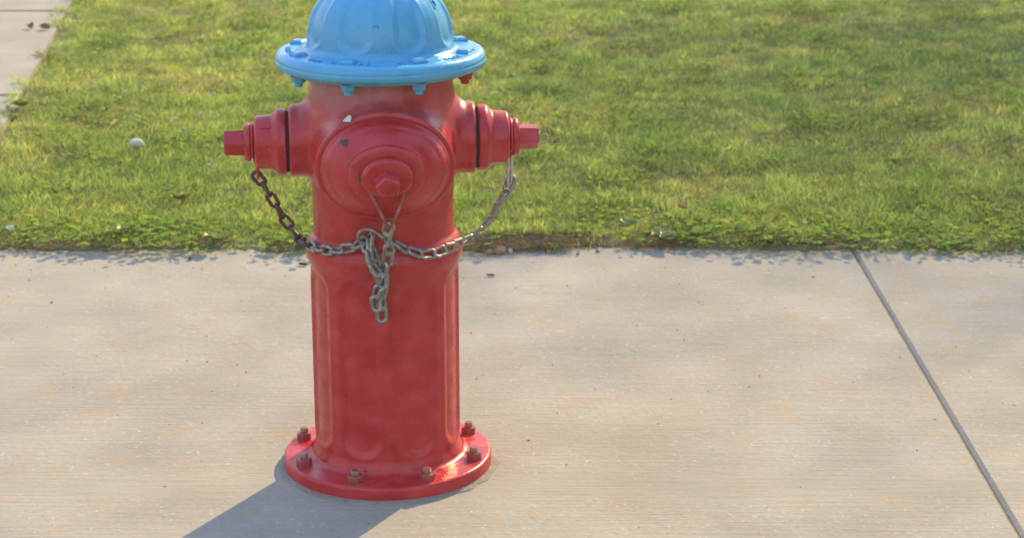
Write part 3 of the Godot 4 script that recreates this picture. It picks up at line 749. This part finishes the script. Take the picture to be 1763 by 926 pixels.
func litter():
	var b := obj("puffball", pebble(Vector3(0.0205, 0.0135, 0.0190), 3, 28, 18), plain(Color(0.43, 0.42, 0.29), 0.9))
	b.position = Vector3(-0.998, 0.016, -5.19)
	tag(b, "cream white ball-shaped mushroom in the lawn left of the hydrant", "mushroom")
	var s := obj("stone", pebble(Vector3(0.0135, 0.0095, 0.010), 8), plain(Color(0.42, 0.24, 0.16), 0.85)); s.position = Vector3(-0.026, 0.009, -4.198)
	tag(s, "reddish tan pebble, the largest one at the lawn's edge right of the hydrant", "stone")
	s = obj("stone", pebble(Vector3(0.0100, 0.006, 0.008), 12), plain(Color(0.36, 0.22, 0.14), 0.9)); s.position = Vector3(-0.048, 0.005, -4.196)
	tag(s, "small brown pebble touching the left side of the larger tan pebble", "stone")
	s = obj("stone", pebble(Vector3(0.0055, 0.007, 0.005), 15), plain(Color(0.55, 0.50, 0.42), 0.9)); s.position = Vector3(-0.004, 0.006, -4.202)
	tag(s, "small upright grey pebble right of the larger tan pebble", "stone")
	s = obj("stone", pebble(Vector3(0.0100, 0.0075, 0.008), 19), plain(Color(0.52, 0.36, 0.28), 0.9)); s.position = Vector3(-0.098, 0.016, -4.245)
	tag(s, "pale pink pebble just behind the right chain by the barrel", "stone")
	var brown := leafy(Color(0.2, 0.12, 0.05), 0.8); brown.vertex_color_use_as_albedo = false
	for q in [[-0.448, -4.105, 0.0210, 0.0052, 1.3, Color(0.10, 0.065, 0.04), "dark curled leaf scrap on the pavement beside the barrel's left edge"],
			[-0.697, -4.153, 0.0100, 0.0034, 0.9, Color(0.16, 0.09, 0.05), "tiny brown leaf scrap on the pavement below the left chain"],
			[-0.045, -4.027, 0.0190, 0.0036, 1.7, Color(0.17, 0.10, 0.06), "thin brown leaf scrap on the pavement in front of the pebbles"],
			[0.143, -4.184, 0.0085, 0.0034, 0.7, Color(0.07, 0.07, 0.06), "dark speck of leaf on the pavement, left one of two beneath the bare lawn edge"],
			[0.187, -4.205, 0.0100, 0.0036, 1.2, Color(0.08, 0.08, 0.07), "dark speck of leaf on the pavement, right one of two beneath the bare lawn edge"]]:
		var mt: StandardMaterial3D = brown.duplicate(); mt.albedo_color = (q[5] as Color).linear_to_srgb()
		var o := obj("leaf_scrap", leaf(q[2], q[3], 0.8), mt); o.position = Vector3(q[0], 0.0015, q[1]); o.rotation = Vector3(0.1, q[4], 0.12)
		tag(o, q[6], "leaf")
	for q in [[0.395, -4.487, 0.024, 0.007, 1.4, Color(0.42, 0.22, 0.12), "rust brown dry leaf lying on the grass right of the hydrant"],
			[-0.822, -4.226, 0.020, 0.008, 1.2, Color(0.62, 0.62, 0.52), "pale curled leaf at the lawn's edge under a yellow-green weed"],
			[-1.118, -4.30, 0.026, 0.008, 0.6, Color(0.55, 0.57, 0.45), "pale grey-green leaf at the lawn's edge by the photo's left border"]]:
		var mt: StandardMaterial3D = brown.duplicate(); mt.albedo_color = (q[5] as Color).linear_to_srgb()
		var o := obj("dry_leaf", leaf(q[2], q[3], 1.0), mt); o.position = Vector3(q[0], 0.026 if q[1] < -4.25 else 0.008, q[1]); o.rotation = Vector3(0.25, q[4], 0.2)
		tag(o, q[6], "leaf")
	for q in [[-1.708, -7.052, 0.5, "brown leaf on the path's edge, left one of the far pair"], [-1.655, -7.03, 1.4, "brown leaf against the lawn, right one of the far pair on the path"]]:
		var mt: StandardMaterial3D = brown.duplicate(); mt.albedo_color = Color(0.20, 0.11, 0.055).linear_to_srgb()
		var o := obj("dry_leaf", leaf(0.04, 0.014, 1.0), mt); o.position = Vector3(q[0], 0.006, q[1]); o.rotation = Vector3(0.2, q[2], 0.3)
		tag(o, q[3], "leaf")
	var grit := Node3D.new(); grit.name = "grit"; add_child(grit); grit.set_meta("kind", "stuff"); tag(grit, "fine grit and crumbs of soil scattered on the pavement", "grit")
	var gp := []; var gt := []; var gr := RandomNumberGenerator.new(); gr.seed = 77
	for k2 in 480:
		var x := gr.randf_range(-2.2, 2.2); var near := pow(gr.randf(), 2.2) if k2 % 3 else gr.randf()
		var zz := edge_z(x) + 0.004 + near * 1.7
		if Vector2(x - AXIS.x, zz - AXIS.z).length() < 0.17: continue
		var sc := gr.randf_range(0.35, 1.0) * (1.6 if gr.randf() < 0.06 else 1.0)
		gp.append(Transform3D(Basis(Vector3.UP, gr.randf() * TAU).scaled(Vector3(1, 0.6, 1) * sc), Vector3(x, 0.0008, zz)))
		gt.append(Color(0.10, 0.075, 0.05).lerp(Color(0.42, 0.37, 0.30), gr.randf()))
	var gm := plain(Color.WHITE, 0.95); gm.vertex_color_use_as_albedo = true
	many("crumbs", pebble(Vector3(0.0020, 0.0016, 0.0017), 41, 7, 5), gm, gp, gt, grit)
	# yellow-green weeds along the edge
	var wl := MB.new(); var r := RandomNumberGenerator.new(); r.seed = 9
	for k in 9:
		var ls := r.randf_range(0.55, 1.0); var lf := leaf(0.034 * ls, 0.0125 * ls, 0.5); var a := TAU * k / 9 + r.randf_range(-0.3, 0.3)
		var arr := lf.surface_get_arrays(0); var t := Transform3D(Basis(Vector3.UP, a) * Basis(Vector3(1, 0, 0), r.randf_range(0.0, 0.45)) * Basis(Vector3(0, 0, 1), r.randf_range(-0.5, 0.5)), Vector3.ZERO); t.origin = t.basis * Vector3(0, 0.002 + 0.004 * (k % 3), -0.018 * ls)
		var o0 := wl.v.size()
		for i in arr[0].size(): wl.vert(t * arr[0][i], t.basis * arr[1][i])
		for i in arr[Mesh.ARRAY_INDEX].size(): wl.ix.append(o0 + arr[Mesh.ARRAY_INDEX][i])
	var wm := wl.done()
	var k := 0
	for q in [[-0.870, -4.235, 1.0, "round-leaved yellow-green weed at the lawn's edge above the pale curled leaf"], [-0.655, -4.215, 0.85, "bright weed spreading over the pavement's edge left of the hydrant"], [-0.80, -4.66, 1.3, "light green rosette weed in the lawn behind the left end of the pavement"], [-1.42, -5.72, 1.8, "bright leafy weed in the lawn near the path's end"], [0.33, -4.245, 1.2, "broad-leaved dark weed at the lawn's edge on the right"], [0.255, -4.36, 0.9, "round green weed in the shaded lawn above the bare edge"], [-0.13, -4.25, 0.8, "low weed at the lawn's edge beside the barrel's right side"]]:
		var mt := StandardMaterial3D.new(); mt.roughness = 0.45; mt.backlight_enabled = true; mt.backlight = Color(0.7, 0.7, 0.45)
		mt.albedo_color = [Color(0.19, 0.26, 0.025), Color(0.17, 0.25, 0.025), Color(0.14, 0.21, 0.03), Color(0.17, 0.27, 0.02), Color(0.08, 0.15, 0.04), Color(0.10, 0.19, 0.03), Color(0.09, 0.16, 0.03)][k].linear_to_srgb()
		var o := obj("weed", wm, mt); o.position = Vector3(q[0], lawn_y(q[0], q[1]) + 0.016, q[1]); o.scale = Vector3.ONE * q[2]; o.rotation.y = k * 1.1
		tag(o, q[3], "weed"); k += 1
	# small pale flecks: spent clover heads
	var fm := pebble(Vector3(0.0070, 0.0042, 0.0060), 31, 12, 8); var fl := plain(Color(0.36, 0.37, 0.25), 0.95)
	for q in [[345, 188], [300, 200], [314, 215], [358, 268], [291, 302], [453, 138], [157, 135], [213, 146], [365, 145], [992, 104], [887, 117]]:
		var w := on_ground(q[0], q[1])
		var o := obj("clover_blossom", fm, fl); o.position = Vector3(w.x, lawn_y(w.x, w.y) + 0.016, w.y); o.rotation = Vector3(r.randf(), r.randf(), r.randf())
		tag(o, "small whitish clover head lying in the lawn", "flower", "whitish clover heads in the lawn")
func on_ground(px: float, py: float) -> Vector2:         # a point of the lawn, from its bearing and depression seen where the picture was taken
	var c := cos(0.29060); var s := sin(0.29060); var x := (px - 881.5) / 3450.0; var y := (463.0 - py) / 3450.0
	var d := Vector3(x, y * c - s, -y * s - c); var t := -1.195 / d.y
	return Vector2(d.x * t, d.z * t)

func shade_tree(label: String, at: Vector3, crown: Vector3, mid: float, clusters: int, leaves: int, spread: float, thick: float, seed_: int):
	var t := thing("tree", label, "tree", at, 0.0, "trees beyond the photograph's right side")
	var low := mid - crown.y * 0.6
	var m := MB.new(); m.tube(smooth([Vector3(0, -0.1, 0), Vector3(0.05, low * 0.3, 0), Vector3(0, low * 0.7, 0.1), Vector3(0.1, mid, 0)]), thick, 14, false, Color.WHITE, func(u: float) -> float: return 1.25 - 0.85 * u)
	var bark := StandardMaterial3D.new(); bark.albedo_texture = paint_tex(Color(0.12, 0.09, 0.065), Color(0.2, 0.16, 0.12), Color(0.05, 0.04, 0.03), 51); bark.uv1_triplanar = true; bark.uv1_scale = Vector3.ONE * 2.0; bark.roughness = 0.95
	obj("trunk", m.done(), bark, t)
	var r := RandomNumberGenerator.new(); r.seed = seed_
	var lm := MB.new()
	for k in leaves:
		var p := Vector3(r.randf_range(-1, 1), r.randf_range(-1, 1), r.randf_range(-1, 1)) * spread; var b := Basis.from_euler(Vector3(r.randf() * TAU, r.randf() * TAU, r.randf() * TAU))
		lm.face([p + b * Vector3(-0.035, 0, 0), p + b * Vector3(0, 0, 0.06), p + b * Vector3(0.035, 0, 0), p + b * Vector3(0, 0, -0.06)])
	var pl := []; var tn := []
	for k in 14:
		var d := Vector3(r.randfn(), r.randfn(), r.randfn()).normalized() * 0.75
		var c := Vector3(0, mid, 0) + d * crown
		m = MB.new(); m.tube(smooth([Vector3(0.05, low, 0), Vector3(c.x * 0.4, (c.y + low) * 0.5, c.z * 0.4), c]), 0.05, 7, false, Color.WHITE, func(u: float) -> float: return 1.1 - 0.85 * u); obj("limb", m.done(), bark, t)
	for q in clusters:
		var d := Vector3(r.randfn(), r.randfn(), r.randfn()).normalized() * pow(r.randf(), 0.40)
		pl.append(Transform3D(Basis.from_euler(Vector3(r.randf() * TAU, r.randf() * TAU, r.randf() * TAU)), Vector3(0, mid, 0) + d * crown)); var v := r.randf_range(0.7, 1.3); tn.append(Color(0.07 * v, 0.12 * v, 0.03 * v))
	many("crown", lm.done(), leafy(Color(0.5, 0.7, 0.2)), pl, tn, t)

func _ready():
	# camera
	var cam := Camera3D.new(); cam.name = "camera"; add_child(cam)
	cam.position = Vector3(0, 1.221, 0); cam.rotation.x = -0.29060
	var ca := CameraAttributesPhysical.new(); ca.frustum_focal_length = 50.0; ca.frustum_focus_distance = 2.92; ca.exposure_aperture = 7.5; ca.frustum_far = 900.0; ca.frustum_near = 0.05
	cam.attributes = ca
	cam.projection = Camera3D.PROJECTION_FRUSTUM; cam.near = 0.05; cam.far = 900.0; cam.size = 2.0 * 0.05 * 463.0 / 3450.0; cam.frustum_offset = Vector2.ZERO
	cam.current = true
	# sky, sun, exposure
	var env := Environment.new(); env.background_mode = Environment.BG_SKY
	var sm := ProceduralSkyMaterial.new(); sm.sky_top_color = Color(0.46, 0.60, 0.80); sm.sky_horizon_color = Color(0.93, 0.92, 0.89); sm.sky_curve = 0.22; sm.ground_bottom_color = Color(0.3, 0.32, 0.2); sm.ground_horizon_color = Color(0.55, 0.56, 0.48); sm.sun_angle_max = 30.0; sm.sky_energy_multiplier = 1.1
	var sky := Sky.new(); sky.sky_material = sm; env.sky = sky
	env.tonemap_mode = Environment.TONE_MAPPER_LINEAR; env.tonemap_exposure = 2.2
	env.fog_enabled = true; env.fog_density = 0.007; env.fog_light_color = Color(1.0, 0.97, 0.92)
	env.sdfgi_enabled = true; env.ssao_enabled = true; env.ssil_enabled = true
	var we := WorldEnvironment.new(); we.environment = env; add_child(we)
	var sun := DirectionalLight3D.new(); sun.name = "sun"; add_child(sun)
	sun.light_energy = 1.3; sun.light_color = Color(1.0, 0.88, 0.62); sun.light_angular_distance = 0.5; sun.shadow_enabled = true
	var az := deg_to_rad(28.0); var el := deg_to_rad(33.0)
	sun.look_at_from_position(Vector3(sin(az) * cos(el), sin(el), -cos(az) * cos(el)) * 10.0, Vector3.ZERO)
	rng.seed = 3
	lawn_noise = noise(42, 0.8, 3); clump_noise = noise(43, 0.8, 3)
	red = paint(Color(0.43, 0.013, 0.018), Color(0.50, 0.045, 0.055), Color(0.27, 0.010, 0.012), 5, 0.58, 0.03)
	blue = paint(Color(0.070, 0.345, 0.565), Color(0.12, 0.39, 0.58), Color(0.055, 0.285, 0.49), 15, 0.50, 0.03)
	dark = plain(Color(0.02, 0.019, 0.015), 0.9)
	steel = paint(Color(0.24, 0.24, 0.21), Color(0.40, 0.40, 0.36), Color(0.10, 0.09, 0.07), 25, 0.85, 0.01); steel.metallic = 0.75; steel.uv1_scale = Vector3.ONE * 14.0
	rust = paint(Color(0.065, 0.030, 0.024), Color(0.14, 0.038, 0.030), Color(0.035, 0.024, 0.020), 29, 0.85, 0.012); rust.uv1_scale = Vector3.ONE * 14.0
	steel_blue = paint(Color(0.13, 0.20, 0.25), Color(0.22, 0.29, 0.32), Color(0.10, 0.09, 0.08), 33, 0.8, 0.012); steel_blue.uv1_scale = Vector3.ONE * 12.0
	ring_paint = paint(Color(0.30, 0.04, 0.035), Color(0.30, 0.26, 0.22), Color(0.18, 0.05, 0.04), 37, 0.7, 0.01); ring_paint.uv1_scale = Vector3.ONE * 9.0
	build_ground()
	build_hydrant()
	build_chains()
	build_lawn()
	litter()
	shade_tree("tall thin-crowned tree far behind the lawn, shading its right side", Vector3(12.8, -0.03, -26.3), Vector3(2.5, 1.5, 2.2), 14.7, 1150, 3, 0.45, 0.26, 21)
	shade_tree("low dense round tree close to the pavement's right end", Vector3(6.6, -0.03, -1.2), Vector3(3.0, 3.2, 3.2), 3.7, 1400, 26, 0.22, 0.20, 22)
